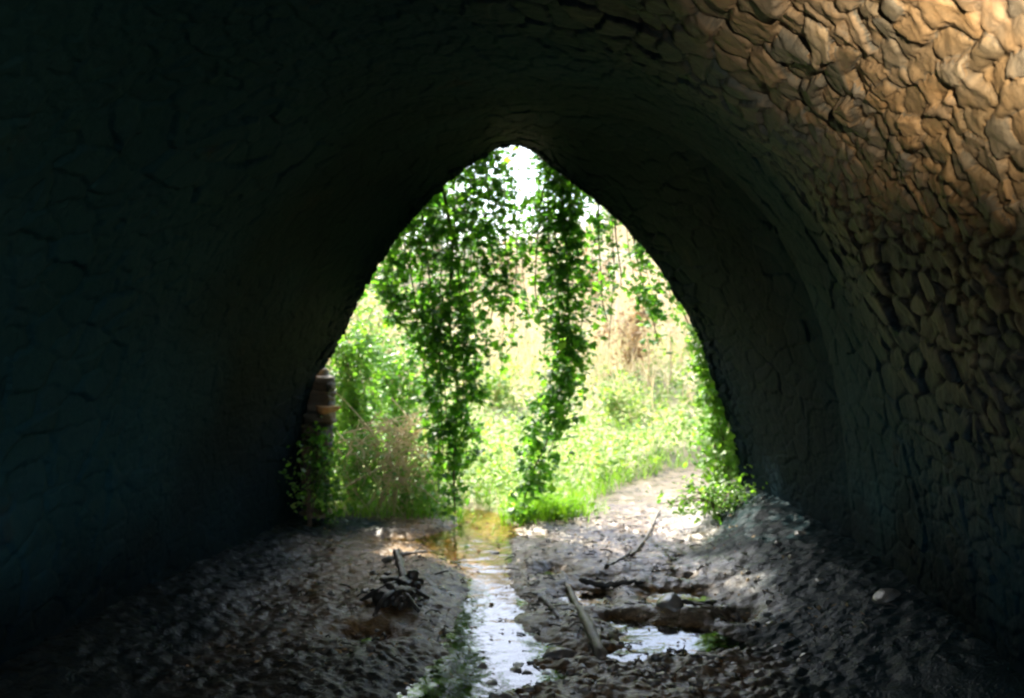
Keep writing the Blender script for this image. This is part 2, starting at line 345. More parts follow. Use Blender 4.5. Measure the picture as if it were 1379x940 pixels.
litter = ss(np.interp(Y, [3.5, 5, 6.2, 7], [.7, .95, 1.1, 1.15]), np.interp(Y, [3.5, 5, 6.2, 7], [1.2, 1.45, 1.55, 1.6]), X + .35 * fbm(X * 2.2, Y * 2.2, 90, 4)) * ss(8.3, 7.2, Y + .5 * fbm(X * 2, Y * 2, 91, 3))  # dark litter with the tunnel floor's shade painted into it
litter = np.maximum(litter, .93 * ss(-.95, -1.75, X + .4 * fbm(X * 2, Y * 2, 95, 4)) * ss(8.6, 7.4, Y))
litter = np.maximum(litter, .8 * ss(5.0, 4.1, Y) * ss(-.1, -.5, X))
litter = np.maximum(litter, ss(-.75, -1.25, X + .3 * fbm(X * 2, Y * 2, 92, 4)) * ss(6.2, 7.4, Y) * ss(9, 7.6, Y))  # shade painted on the mud at the left of the mouth
litter = np.maximum(litter, ss(2.6, 1.6, Y))  # unseen floor behind the camera blackened to cut warm bounce light
g = mesh_obj('ground', np.stack([X, Y, Z], -1).reshape(-1, 3), grid_faces(len(gx), len(gy))[:, ::-1], M_GROUND,
             attr={'wet': wetm.ravel(), 'veg': VG.ravel(), 'litter': litter.ravel()})  # 'litter' also holds painted floor shade and the blackened floor behind the camera
tag(g, kind='structure')
wx = np.linspace(-2.3, 2.1, 12); wy = np.linspace(2.0, 8.6, 12)
WX, WY = np.meshgrid(wx, wy, indexing='ij')
tag(mesh_obj('stream_water', np.stack([WX, WY, 0 * WX + .004], -1).reshape(-1, 3), grid_faces(12, 12)[:, ::-1], M_WATER), kind='structure')

# ------------------------------------------------------------------ the stone tunnel of the bridge
mouth_px = [(400, 770), (400, 700), (402, 600), (408, 545), (425, 500), (452, 462), (474, 412), (503, 358), (530, 316), (575, 268), (620, 226), (655, 202), (690, 190),
            (716, 198), (762, 238), (806, 268), (850, 308), (890, 358), (920, 408), (946, 452), (966, 510), (982, 560), (1001, 610), (1006, 680), (1010, 770)]
NP = 900
def arch(pts): return smooth_line(pts, NP, 2)
P_mouth = arch([(at(a, b, YO)[0], at(a, b, YO)[2]) for a, b in mouth_px])
P_ring = arch([(-1.95, -.35), (-1.95, .4), (-1.9, 1.0), (-1.72, 1.65), (-1.38, 2.25), (-.95, 2.7), (-.45, 2.93), (.1, 3.0), (.65, 2.95), (1.15, 2.72), (1.58, 2.3), (1.88, 1.7), (2.02, 1.05), (2.08, .4), (2.1, -.35)])
def blow(P, dx, dz): Q = P.copy(); Q[:, 0] *= dx; Q[:, 1] = np.where(Q[:, 1] > 0, Q[:, 1] * dz, Q[:, 1]); return Q
_n = P_ring - np.array([0.05, 1.2]); P_near = P_ring + _n / np.linalg.norm(_n, axis=1)[:, None] * np.array([.05, .06])
P_near[:, 1] = np.where(P_ring[:, 1] < 0, P_ring[:, 1], P_near[:, 1])
P_cam = arch([(-2.3, -.4), (-2.3, .4), (-2.25, 1.1), (-2.05, 1.8), (-1.65, 2.4), (-1.1, 2.78), (-.55, 2.92), (0, 2.88), (.45, 2.66), (.82, 2.38), (1.08, 2.08), (1.3, 1.72), (1.5, 1.3), (1.66, .8), (1.74, -.4)])
def section(y, keys):
    ys = [k[0] for k in keys]; i = int(np.clip(np.searchsorted(ys, y) - 1, 0, len(ys) - 2)); t = np.clip((y - ys[i]) / (ys[i + 1] - ys[i]), 0, 1)
    return keys[i][1] * (1 - t) + keys[i + 1][1] * t
def stone_height(s, v, sw, sl, seed, tiltx=0.0):
    """rubble relief; s round the arch in metres, v along the tunnel; sw, sl stone sizes"""
    a = s + .05 * fbm(s * 5, v * 5, seed, 4) + .012 * fbm(s * 26, v * 26, seed + 51, 2); b = v + .07 * fbm(s * 4, v * 4, seed + 1, 4) + .012 * fbm(s * 26, v * 26, seed + 52, 2)
    big = ss(-.1, .15, fbm(s * 1.3, v * 1.3, seed + 5, 2))
    def layer(k, sd):
        row = np.floor(a / (sw * k)); off = .5 * row
        F1, E, cu, cv, du, dv = voro(a / (sw * k), b / (sl * k) + 0 * off, sd)
        t1 = hsh(cu, cv, sd + 3) - .5 + tiltx; t2 = hsh(cu, cv, sd + 4) - .62; h0 = hsh(cu, cv, sd + 5)
        gap = ss(.07, .0, E)
        edge = ss(.0, .26, E) ** .6
        return k * (.020 * edge + .065 * t1 * du + .05 * t2 * dv + .042 * (h0 - .5)) - .010 * gap * (hsh(cu, cv, sd + 8) > .35), gap, (hsh(cu, cv, sd + 6))
    h1, g1, i1 = layer(1.0, seed + 10); h2, g2, i2 = layer(.55, seed + 30)
    m = big > .42
    h = np.where(m, h1, h2); gp = np.where(m, g1, g2); ii = np.where(m, i1, i2)
    h = h + .011 * fbm(s * 20, v * 20, seed + 7, 4) + .03 * fbm(s * 1.7, v * 1.2, seed + 8, 2)
    return h, gp * .5, ii
def shade_of(u, y): return np.clip(1 - ss(.40, .72, u) * ss(.90, .72, u) * ss(5.2, 3.0, y + 2.5 * np.abs(u - .72)), 0, 1) * .95  # painted shade everywhere but the flash-lit right haunch
def vault(name, keys, ys, mat, parent, seed, sw, sl, relief=1.0, step=1, label=None):
    rows = []; hs = []; gs = []; ids = []
    S0 = None
    for y in ys:
        P = section(y, keys)[::step]; rows.append(np.c_[P[:, 0], np.full(len(P), y), P[:, 1]])
    G = np.array(rows); ref = section(ys[len(ys) // 2], keys)[::step]
    s = np.r_[0, np.cumsum(np.linalg.norm(np.diff(ref, axis=0), axis=1))]
    Vv, Sv = np.meshgrid(ys, s, indexing='ij')
    h, gp, ii = stone_height(Sv, Vv, sw, sl, seed)
    u_ = Sv / s[-1] + .05 * fbm(Sv, Vv, 77, 3); shade_mask = np.maximum(shade_of(u_, Vv) / .95, ss(3.8, 4.8, Vv))  # shade painted into the stone, full from mid tunnel to the mouth
    h = h * (1 - .64 * shade_mask) * (1 - .6 * ss(3.8, 5.4, Vv) * (1 - ss(7.0, 7.25, Vv)) + .8 * ss(7.15, 7.35, Vv))
    ds = np.gradient(G, axis=1); n = np.stack([ds[..., 2], 0 * ds[..., 0], -ds[..., 0]], -1); n /= np.linalg.norm(n, axis=-1)[..., None] + 1e-9
    G = G + n * (h * relief)[..., None]
    return mesh_obj(name, G.reshape(-1, 3), grid_faces(len(ys), len(s)), mat, parent, attr={'stone_id': ii.ravel(), 'crack': gp.ravel(), 'shade_tint': shade_mask.ravel(), 'mouth_shade_tide': np.maximum(ss(4.0, 6.3, Vv + .7 * fbm(Sv * 1.3, Vv * 1.3, 177, 4)), ss(.95, .25, G[..., 2] + .35 * fbm(Sv * 2, Vv * 2, 178, 4))).ravel()}), G  # stone darkened toward the mouth to cancel daylight, plus low tide mark
bridge = thing('stone_bridge', 'dark rubble stone bridge tunnel arching overhead with a pointed far mouth', 'bridge')
YR = 5.55
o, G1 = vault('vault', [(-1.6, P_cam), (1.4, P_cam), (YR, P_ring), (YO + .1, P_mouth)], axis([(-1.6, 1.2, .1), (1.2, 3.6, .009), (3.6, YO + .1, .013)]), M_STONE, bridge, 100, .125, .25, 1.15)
# outer faces (head walls), deck and sides close the body of the bridge
def headwall(y0, prof, name):
    th = np.linspace(0, 1, NP); k = 60
    c = np.array([0.1, 1.4]); d = prof - c; d /= np.abs(d).max(axis=1)[:, None] + 1e-9
    out = np.c_[c[0] + d[:, 0] * 6.5, np.minimum(c[1] + d[:, 1] * 3.0, 4.4)]; out[:, 1] = np.maximum(out[:, 1], -.4)
    t = np.linspace(0, 1, k)[:, None, None]; Q = prof[None] * (1 - t) + out[None] * t
    h, gp, ii = stone_height(Q[..., 1], Q[..., 0], .15, .28, 700)
    V = np.stack([Q[..., 0], y0 + np.sign(y0) * h * ss(0, .03, t[..., 0]), Q[..., 1]], -1)
    f = grid_faces(k, NP); f = f if y0 < 0 else f[:, ::-1]
    return mesh_obj(name, V.reshape(-1, 3), f, M_STONE, bridge, attr={'stone_id': ii.ravel(), 'crack': gp.ravel()})
headwall(YO + .1, P_mouth, 'head_wall'); headwall(-1.6, P_cam, 'head_wall')  # rear mouth set close behind the camera to let blue skylight in
def slab(name, x0, x1, y0, y1, z0, z1, mat, parent):
    V = np.array([(x, y, z) for x in (x0, x1) for y in (y0, y1) for z in (z0, z1)], float)
    f = np.array([(0, 1, 3, 2), (4, 6, 7, 5), (0, 4, 5, 1), (2, 3, 7, 6), (0, 2, 6, 4), (1, 5, 7, 3)]); return mesh_obj(name, V, f, mat, parent, False)
slab('deck', -6.7, 6.7, -1.6, YO + .09, 4.35, 4.6, M_EARTH, bridge)
slab('side_fill', -6.7, -6.5, -1.6, YO + .09, -.4, 4.34, M_EARTH, bridge); slab('side_fill', 6.5, 6.7, -1.6, YO + .09, -.4, 4.34, M_EARTH, bridge)

# the broken stone jamb on the left, catching daylight outside the mouth
def rock(rx, ry, rz, seed, nu=14, nv=20):
    th = np.linspace(0, np.pi, nu); ph = np.linspace(0, 2 * np.pi, nv, endpoint=False); T, Ph = np.meshgrid(th, ph, indexing='ij')
    d = np.stack([np.sin(T) * np.cos(Ph), np.sin(T) * np.sin(Ph), np.cos(T)], -1)
    p = np.sign(d) * np.abs(d) ** .62
    r = np.random.default_rng(seed); nn = np.zeros(T.shape)
    for _ in range(9):
        k_ = r.normal(size=3); k_ /= np.linalg.norm(k_); c_ = .62 + .3 * r.random(); q = (p * k_).sum(-1); ov = np.clip(q - c_, 0, None); p = p - ov[..., None] * k_ * .9
    p = p * (1 + .06 * r.normal(size=3)) * np.array([rx, ry, rz]); p = p * (1 + .04 * r.normal(size=T.shape)[..., None] * np.sin(T)[..., None])
    i, j = np.meshgrid(np.arange(nu - 1), np.arange(nv), indexing='ij'); j2 = (j + 1) % nv
    return p.reshape(-1, 3), np.stack([i * nv + j, (i + 1) * nv + j, (i + 1) * nv + j2, i * nv + j2], -1).reshape(-1, 4)
but = thing('stone_jamb', 'broken rough stone jamb with one orange stone, left of the tunnel mouth', 'masonry')
V_, F_, I_ = [], [], []; nn = 0; z = -.1; r = np.random.default_rng(4)
while z < 1.3:
    hh = .04 + .03 * r.random(); x = -2.05; xe = np.interp(z, [0, .5, .85, 1.1, 1.25, 1.42], [-1.56, -1.54, -1.5, -1.47, -1.56, -1.7]) + .015 * r.normal()
    while x < xe - .04:
        L = min(.15 + .16 * r.random(), xe - x); v, f = rock(L * .62, .13, hh * .95, int(r.integers(1e6)))
        V_.append(v + [x + L / 2, YO + .24 + .015 * r.normal(), z + hh / 2]); F_.append(f + nn); nn += len(v); I_.append(np.full(len(v), r.random())); x += L
    z += hh
mesh_obj('masonry', np.concatenate(V_), np.concatenate(F_), M_STONE, but, attr={'stone_id': np.concatenate(I_), 'crack': np.zeros(nn), 'shade_tint': np.full(nn, .3)})
v, f = rock(.12, .12, .04, 77); M_OR = simplemat('orange_sandstone', (.42, .2, .06), (.62, .34, .13), 9, .8)
mesh_obj('orange_stone', v + [-1.55, YO + .17, 1.0], f, M_OR, but)['label'] = 'orange weathered stone jutting from the jamb'
slab('core', -2.1, -1.66, YO + .2, YO + .32, -.2, 1.15, M_EARTH, but)

# ------------------------------------------------------------------ ivy hanging over the mouth
IVT = T_IVY(); OVT = T_OVAL()
def ivy(label, pts, hw, n, depth=7.78, mat=None, strands=4, size=.06, dj=.13, stem=.007, name='ivy_vine', grp='ivy hanging over the tunnel mouth', nrm=(0, -.5, .85)):
    """pts: where it hangs (read off the photo at its own distance); hw half width per point in pixels"""
    L = smooth_line([at(a, b, depth) for a, b in pts], 60, 2); hwm = np.interp(np.linspace(0, 1, 60), np.linspace(0, 1, len(hw)), np.array(hw) / F * depth)
    t = thing(name, label, 'ivy', grp, loc=tuple(L[0]))
    o0 = L[0]
    mb = MB(); allp = []
    for k_ in range(strands):
        ph = rng.random() * 9; c = (k_ - (strands - 1) / 2) / max(1, strands) * 1.5
        off = c * hwm + hwm * .3 * (vnoise(np.linspace(0, 5, 60) + ph, np.full(60, k_ * 3.3), 9) - .5)
        Q = L + np.c_[off, .5 * dj * (vnoise(np.linspace(0, 4, 60) + ph, np.full(60, 1.7 * k_), 19) - .5) * 2, 0 * off]
        e = 60 if k_ == strands // 2 else int(60 * (.65 + .35 * rng.random())); allp.append(Q[:e])
        mb.tube(Q[:e] - o0, (stem * 1.2 if k_ == strands // 2 else stem * .55) * np.linspace(1.2, .6, e), 5, .3)
    mb.build('stem', M_BARK, t)
    # leaves in clumps along the strands
    nc = max(6, int(n * 2.1) // 7); P = []
    for _ in range(nc):
        Q = allp[rng.integers(len(allp))]; i = rng.integers(len(Q)); sp = hwm[min(i, 59)]
        c = Q[i] + np.array([rng.normal() * sp * .32, rng.normal() * dj * .6, rng.normal() * .03])
        m_ = 4 + rng.integers(7); P.append(c + rng.normal(size=(m_, 3)) * [.042, .03, .05])
    P = np.concatenate(P); S = size * (.35 + 1.05 * rng.random(len(P)) ** 1.5)
    leaves('foliage', P - o0, S, mat or M_IVY, t, IVT, nrm, .55, (0, -.1, -1))
    return t
ivy('widest dark column of hanging ivy reaching the ground left of the stream', [(596, 165), (598, 260), (602, 340), (606, 420), (612, 500), (612, 590), (612, 690)], [70, 62, 50, 46, 42, 36, 34], 2300, strands=7, stem=.012)
ivy('ragged ivy fringe hanging beside the widest column, on its left side', [(545, 215), (545, 310), (556, 400), (568, 470), (578, 550)], [44, 44, 38, 28, 20], 800, strands=5)
ivy('short ivy spray against the sloping left edge of the arch', [(508, 300), (514, 350), (524, 395), (530, 430)], [24, 22, 18, 12], 210, strands=3)
ivy('leafy ivy fringe hanging just right of the widest column', [(650, 150), (652, 240), (658, 320), (668, 380), (660, 440)], [30, 34, 32, 32, 18], 600, strands=5)
ivy('long slanting ivy column that ends in the grass right of the stream', [(760, 170), (756, 260), (758, 340), (766, 410), (766, 460), (752, 520), (738, 590), (710, 640), (700, 696)], [30, 28, 32, 30, 26, 28, 32, 28, 18], 2000, strands=5, stem=.009)
ivy('loose ivy trail hanging left beside the slanting column, ending mid air', [(742, 190), (722, 290), (712, 370), (724, 430)], [8, 14, 24, 14], 230, strands=4)
ivy('thin ivy trail hanging right beside the slanting column', [(796, 200), (798, 270), (802, 340), (806, 400), (816, 432)], [12, 14, 13, 14, 6], 120, strands=2)
ivy('short forked ivy trail ending high over the muddy path', [(846, 270), (856, 340), (868, 390), (878, 430), (886, 466)], [12, 16, 20, 22, 12], 210, strands=3)
ivy('small ivy sprig under the right shoulder of the arch', [(822, 250), (824, 300), (830, 350), (832, 385)], [9, 10, 12, 8], 50, strands=2)
ivy('ivy hugging the curved right edge of the arch near its shoulder', [(880, 330), (900, 380), (916, 420), (936, 455)], [9, 10, 9, 9], 70, strands=2)
ivy('sparse ivy fringe edging the left haunch of the arch', [(468, 415), (490, 365), (520, 325), (560, 275), (600, 235)], [5, 5, 5, 5, 5], 110, strands=2, depth=7.6, size=.045, stem=.005)
ivy('thin ivy creeping over the rough stone jamb on the left', [(425, 580), (430, 620), (434, 660), (438, 705)], [8, 16, 24, 30], 260, strands=4, depth=7.42, size=.045, stem=.005)
ivy('ivy climbing the right jamb of the arch down to the mud', [(938, 445), (956, 510), (972, 570), (984, 630), (984, 700)], [9, 14, 22, 28, 34], 760, strands=5, depth=7.66, mat=M_IVYL)
for a, (px, y0, y1, lb) in enumerate([(705, 170, 330, 'short leafy ivy thread hanging straight down from the apex'), (686, 150, 300, 'leafy ivy thread crossing the sky gap just left of the apex'), (722, 150, 290, 'leafy ivy thread crossing the sky gap just right of the apex'), (676, 240, 500, 'bare ivy thread with few leaves over the brightest sky gap'), (690, 240, 470, 'bare ivy thread straight above the stream'), (733, 250, 480, 'bare ivy thread half hidden by the slanting ivy column'), (820, 260, 470, 'bare ivy thread hanging before the pale bank')]):
    ivy(lb, [(px, y0), (px + 3, (y0 + y1) / 2), (px - 2, y1)], [9, 8, 3], 46, strands=2, stem=.004, size=.05)

# ------------------------------------------------------------------ shrubs and plants outside
def shrub(name, label, base, h, w, n, mat, wood=M_TAN, twigs=14, size=.06, grp=None, tmpl=None, clump=.10, cat='shrub', nrm=(0, -.3, .9), arch_=.3, tw=.006):
    base = np.asarray(base, float); t = thing(name, label, cat, grp, loc=tuple(base)); mb = MB(); tips = []
    for _ in range(twigs):
        a = rng.random() * 6.28; e = np.array([np.cos(a) * w * (.3 + .7 * rng.random()), np.sin(a) * w * .7 * rng.random(), h * (.55 + .45 * rng.random())])
        q = np.array([[0, 0, -.05], [e[0] * .25, e[1] * .25, e[2] * .6], [e[0] * .7, e[1] * .7, e[2] * (1 + .1 * arch_)], [e[0] * (1 + arch_), e[1], e[2] * (1 - arch_ * .5)]])
        Q = smooth_line(q, 12) + rng.normal(size=(12, 3)) * .008; mb.tube(Q, np.linspace(tw * 1.5, tw * .4, 12), 5); tips.append(Q[3:])
    mb.build('stem', wood, t); T = np.concatenate(tips); nc = max(3, n // 7)
    P = np.concatenate([T[rng.integers(len(T))] + rng.normal(size=3) * clump + rng.normal(size=(7, 3)) * clump * .45 for _ in range(nc)])
    P[:, 2] = np.abs(P[:, 2]); leaves('foliage', P, size * (.5 + .8 * rng.random(len(P))), mat, t, tmpl or OVT, nrm, .6)
    return t
def gz(x, y): z, _, _ = ground_z(np.array([float(x)]), np.array([float(y)]), False); return float(z[0])
def on(px, d, dz=0): x = (px - 689.5) / F * d; return (x, d, gz(x, d) + dz)
shrub('shrub', 'tall leafy green shrub behind the left jamb of the arch', on(478, 8.6), 2.0, .36, 2600, M_IVYL, M_BARK, 12, .07)
shrub('shrub', 'broad dark bush added outside the arch to block sun, mostly hidden by the left wall', (-2.25, 8.7, gz(-2.25, 8.7)), 2.6, .6, 3000, M_IVYL, M_BARK, 16, .09)  # bush added to keep sun off the mud inside the left jamb
shrub('shrub', 'green shrub growing behind the widest ivy column', on(540, 9.6), 1.9, .5, 2200, M_IVYL, M_BARK, 12, .065)
shrub('bramble_bush', 'low bramble bush with tangled leaves at the left foot of the arch', on(475, 8.2), .7, .42, 1500, M_IVYL, M_TAN, 22, .055, arch_=.8)
shrub('bramble_bush', 'low leafy bush at the foot of the widest ivy column', on(575, 8.1), .42, .36, 1000, M_IVYL, M_TAN, 14, .05, arch_=.6)
b = np.array(on(535, 8.05)); t = thing('dead_bush', 'tangle of dry tan twigs between the left shrubs and the ivy', 'bush', loc=tuple(b)); mb = MB()
for _ in range(110):
    a = rng.random() * 6.28; p0 = np.array([rng.normal() * .16, rng.normal() * .12, .25 + .55 * rng.random()]); dd = np.array([np.cos(a), .5 * np.sin(a), .5 * rng.normal()]) * (.12 + .22 * rng.random())
    mb.tube(smooth_line([p0 - dd, p0 + [0, 0, .09 * rng.random()], p0 + dd - [0, 0, .12 * rng.random()]], 10), np.linspace(.006, .003, 10), 5)
for _ in range(30):
    mb.tube(smooth_line([[rng.normal() * .12, rng.normal() * .08, -.05], [rng.normal() * .16, rng.normal() * .1, .35], [rng.normal() * .25, rng.normal() * .1, .5 + .35 * rng.random()]], 10), np.linspace(.008, .004, 10), 5)
mb.build('twigs', M_TAN, t)
q = np.c_[rng.normal(size=(160, 2)) * [.2, .12], .15 + .6 * rng.random(160)]; leaves('foliage', q, .035 * (.6 + .7 * rng.random(160)), M_BROWNL, t, OVT, (0, -.4, 1), .8)
shrub('shrub', 'green leafy bush at the foot of the right jamb of the arch', on(972, 7.85), .8, .28, 900, M_IVYL, M_BARK, 10, .06)
shrub('shrub', 'low dark trailing weed over the bank below the right jamb', (1.62, 7.1, gz(1.62, 7.1)), .2, .3, 800, M_IVYL, M_BARK, 12, .045, arch_=.9)
shrub('shrub', 'reddish brown thicket on the bank between the slanting ivy and the arch edge', on(800, 16.5), 1.5, .6, 500, M_BROWNL, M_TAN, 30, .09, clump=.15)
shrub('shrub', 'brown thicket high on the bank seen left of the slanting ivy', on(690, 19), 1.5, .8, 420, M_BROWNL, M_TAN, 30, .1, clump=.18)
shrub('shrub', 'small dark weed with broad leaves against the dark left wall', (-1.6, 7.2, gz(-1.6, 7.2)), .6, .24, 300, M_IVYL, M_BARK, 9, .045, arch_=.7, tw=.003)
shrub('shrub', 'brown withered bush on the pale bank above the path', on(850, 13.5), 1.15, .42, 500, M_BROWNL, M_TAN, 26, .09, clump=.12)
shrub('shrub', 'second brown withered bush, smaller, at the upper right of the bank', on(925, 15.5), 1.3, .6, 420, M_BROWNL, M_TAN, 24, .09, clump=.14)
shrub('shrub', 'green bush on the bank seen between the two ivy columns', on(670, 12.5), .6, .5, 500, M_HERB, M_TAN, 12, .08)
shrub('shrub', 'broad grey green bush half way up the bank', on(830, 11.8), .5, .55, 560, M_HERB, M_TAN, 12, .07)
shrub('shrub', 'pale green bush beyond the left shrubs', on(500, 13), 2.0, .9, 900, M_HERB, M_TAN, 14, .1, clump=.16)
for px, d, h, lb in ((872, 12.6, 1.05, 'taller of two pale dry stalks standing on the bank'), (902, 12.8, .9, 'shorter of two pale dry stalks standing on the bank')):
    b = np.array(on(px, d)); t = thing('dry_stalk', lb, 'plant', 'pale dry stalks', loc=tuple(b)); mb = MB()
    mb.tube(smooth_line([[0, 0, -.05], [.02, 0, h * .5], [.0, 0, h], [.09, 0, h + .04]], 14), np.linspace(.014, .009, 14), 6); mb.build('stem', M_STRAW, t)
    q = np.array([[.02, 0, h * .9]]) + rng.normal(size=(40, 3)) * [.05, .04, .09]; tag(leaves('seed_head', q, .05 * np.ones(40), M_STRAW, t, OVT, (0, -1, .3), .8), kind='stuff')
# trees standing on the brow of the bank
def tree(label, base, h, w, n, lean=0):
    base = np.asarray(base, float); t = thing('tree', label, 'tree', 'trees on the bank', loc=tuple(base)); mb = MB()
    tr = smooth_line([[0, 0, -.3], [.1, 0, h * .3], [lean * .5, .1, h * .6], [lean, 0, h]], 20); mb.tube(tr, np.linspace(.16, .03, 20), 8, .15); ends = [tr[9:]]
    for _ in range(22):
        i = 6 + rng.integers(13); a = rng.random() * 6.28; L = w * (1.05 - i / 26) * (.6 + .5 * rng.random())
        q = smooth_line([tr[i], tr[i] + [np.cos(a) * L * .5, np.sin(a) * L * .5, L * .35], tr[i] + [np.cos(a) * L, np.sin(a) * L, L * .45]], 10); mb.tube(q, np.linspace(.04, .008, 10), 5); ends.append(q[3:])
    mb.build('trunk', M_BARK, t); T = np.concatenate(ends)
    P = np.concatenate([T[rng.integers(len(T))] + rng.normal(size=3) * .3 + rng.normal(size=(9, 3)) * .16 for _ in range(n // 9)])
    leaves('crown', P, .13 * (.5 + .8 * rng.random(len(P))), M_TREE, t, OVT, (0, -.2, 1), .8); return t
tree('slender pale leafed tree far left on the brow of the bank', on(470, 23), 4.2, 1.6, 3200, .4)
tree('pale leafed tree on the brow behind the widest ivy column', on(585, 25), 3.6, 1.5, 2800, -.2)
tree('low pale leafed tree on the brow right of the slanting ivy column', on(830, 27), 2.2, 1.6, 2400, .2)

# ------------------------------------------------------------------ ground cover beyond the mouth (uncountable)
def scatter(n, x0, x1, y0, y1, keep):
    x = x0 + (x1 - x0) * rng.random(n); y = y0 + (y1 - y0) * rng.random(n) ** 1.0
    z, d, veg = ground_z(x, y, False); k_ = keep(x, y, d, veg); return np.c_[x, y, z][k_]
def vis(x, y): return (np.abs(x - .1) < .27 * y + .8)
cl = scatter(6500, -6, 7, 7.9, 17, lambda x, y, d, v: (v > .25) & vis(x, y) & (rng.random(len(x)) < 1.25 - (y - 8) / 9) & (d > .0))
P = np.concatenate([c + np.c_[rng.normal(size=(9, 2)) * .10, np.abs(rng.normal(size=9)) * (.07 + .10 * rng.random()) + .02] for c in cl])
tag(leaves('undergrowth', P, .065 * (.5 + .9 * rng.random(len(P))), M_HERB, None, OVT, (0, -.35, 1), .45), 'low pale green leafy undergrowth covering the bank beyond the arch', 'undergrowth', kind='stuff')
def blades(name, B, H, W, mat, lean=.25, parent=None):
    n = len(B); a = rng.random(n) * 6.28; L = lean * H * (.3 + rng.random(n)); dx = np.cos(a) * L; dy = np.sin(a) * L
    b = rng.random(n) * 6.28; wx_ = np.cos(b) * W / 2; wy_ = np.sin(b) * W / 2
    lv = []
    for t_, wk in ((0, 1), (.5, .85), (1, .12)):
        c = B + np.c_[dx * t_ ** 2, dy * t_ ** 2, H * t_ * (1 - .12 * t_)]
        lv += [c - np.c_[wx_, wy_, 0 * W] * wk, c + np.c_[wx_, wy_, 0 * W] * wk]
    V = np.stack(lv, 1).reshape(-1, 3); base = np.arange(n)[:, None] * 6
    f = np.concatenate([base + [0, 1, 3, 2], base + [2, 3, 5, 4]]); return mesh_obj(name, V, f, mat, parent, False)
S = scatter(46000, -12, 13, 11.5, 28, lambda x, y, d, v: (v > .6) & vis(x, y) & (rng.random(len(x)) < ss(11, 14.5, y)) & (fbm(x * .9, y * .9, 200, 2) > -.35))
tag(blades('dry_reeds', S, .25 + .9 * rng.random(len(S)) ** 1.5 * (1 + .8 * fbm(S[:, 0] * .8, S[:, 1] * .5, 333, 3)), .012 + .012 * rng.random(len(S)), M_STRAW, .45), 'bleached dry grasses and reeds standing on the upper bank', 'reeds', kind='stuff')
S = scatter(30000, -3, 4, 7.7, 12.5, lambda x, y, d, v: (v > .02) & vis(x, y) & (d > -.02) & (rng.random(len(x)) < ss(13, 8, y)))
tag(blades('grass', S, .07 + .13 * rng.random(len(S)), .004 + .005 * rng.random(len(S)), M_GRASS, .6), 'short bright grass fringing the path and stream beyond the arch', 'grass', kind='stuff')
# the bright tuft between stream and path
c = gnd(735, 702); t = thing('grass_tuft', 'bright lime green grassy tuft between the stream and the muddy path', 'plant', loc=(c[0], c[1], 0))
q = np.c_[rng.normal(size=(1500, 2)) * [.17, .12], np.zeros(1500)]; q[:, 2] = [gz(*(p[:2] + c[:2])) for p in q]
blades('grass_blades', q, .08 + .16 * rng.random(1500), .005 + .004 * rng.random(1500), M_GRASS, .7, t)
q = np.c_[rng.normal(size=(420, 2)) * [.16, .1], .05 + .13 * rng.random(420)]; leaves('foliage', q, .05 * (.6 + .7 * rng.random(420)), M_GRASS, t, OVT, (0, -.4, 1), .5)

# ------------------------------------------------------------------ wood and stones lying in the mud
def lying(name, label, pts, r0, r1, mat, cat='branch', sink=.25, forks=(), k=10, zz=0, grp=None):
    """pts in photo pixels on the ground"""
    W = []
    for p in pts:
        g_ = gnd(p[0], p[1], .05); W.append([g_[0], g_[1], gz(g_[0], g_[1]) + (p[2] if len(p) > 2 else 0)])
    Q = smooth_line(W, 24); rad = np.linspace(r0, r1, 24); Q[:, 2] = Q[:, 2] + rad * (1 - sink) + zz
    Q[:, 2] += .004 * rng.normal(size=24); t = thing(name, label, cat, grp, loc=tuple(Q[0])); mb = MB(); mb.tube(Q - Q[0], rad * (1 + .35 * fbm(np.linspace(0, 9, 24), np.zeros(24), int(r0 * 1e4), 3)) * np.r_[.55, np.ones(22), .6], k, .4)
    mb.build('trunk' if cat == 'log' else 'branch_wood', mat, t)
    for (i, vx, vy, vz, L) in forks:
        mb = MB(); a = Q[i] - Q[0]; mb.tube(smooth_line([a, a + np.array([vx, vy, vz]) * L * .5 + [0, 0, .01], a + np.array([vx, vy, vz]) * L], 8), np.linspace(rad[i] * .6, rad[i] * .2, 8), 6, .2); mb.build('side_twig', mat, t)
    return t
lying('fallen_log', 'long straight grey log lying toward the viewer in the mud', [(757, 768), (775, 805), (790, 840), (812, 888)], .018, .030, M_LOG, 'log', .55)
lying('branch', 'dark wet branch lying across the mud above a puddle', [(780, 782, .02), (815, 786, .015), (845, 785, .01), (870, 785, .01)], .022, .01, M_DARKWOOD, sink=.5)
lying('branch', 'forked dark twig lying above the dark wet branch', [(815, 768), (838, 755), (850, 742)], .014, .007, M_DARKWOOD, forks=[(12, .8, -.4, .1, .22), (6, .5, .7, .1, .15)])
lying('branch', 'pale curved stick running up the muddy path', [(848, 752), (870, 730), (880, 705), (890, 688)], .012, .008, M_LOG)
lying('branch', 'brown stick lying on the left mud flat', [(515, 757), (540, 750), (575, 738)], .022, .012, M_LOG, forks=[(10, -.4, .5, .3, .12)])
lying('branch', 'short black stick leaning on the dark stump', [(533, 768, .09), (541, 792, .06), (549, 820, .0)], .024, .02, M_DARKWOOD)
lying('branch', 'thin dark twig lying in the stream edge right of the sand bar', [(590, 738), (620, 742), (650, 738)], .012, .008, M_DARKWOOD)
lying('branch', 'thin twig lying beside the long grey log on its left', [(728, 800), (742, 815), (752, 830)], .016, .008, M_DARKWOOD)
lying('branch', 'thin bent twig half buried right of the long grey log', [(880, 860), (905, 872), (930, 868)], .012, .006, M_DARKWOOD)
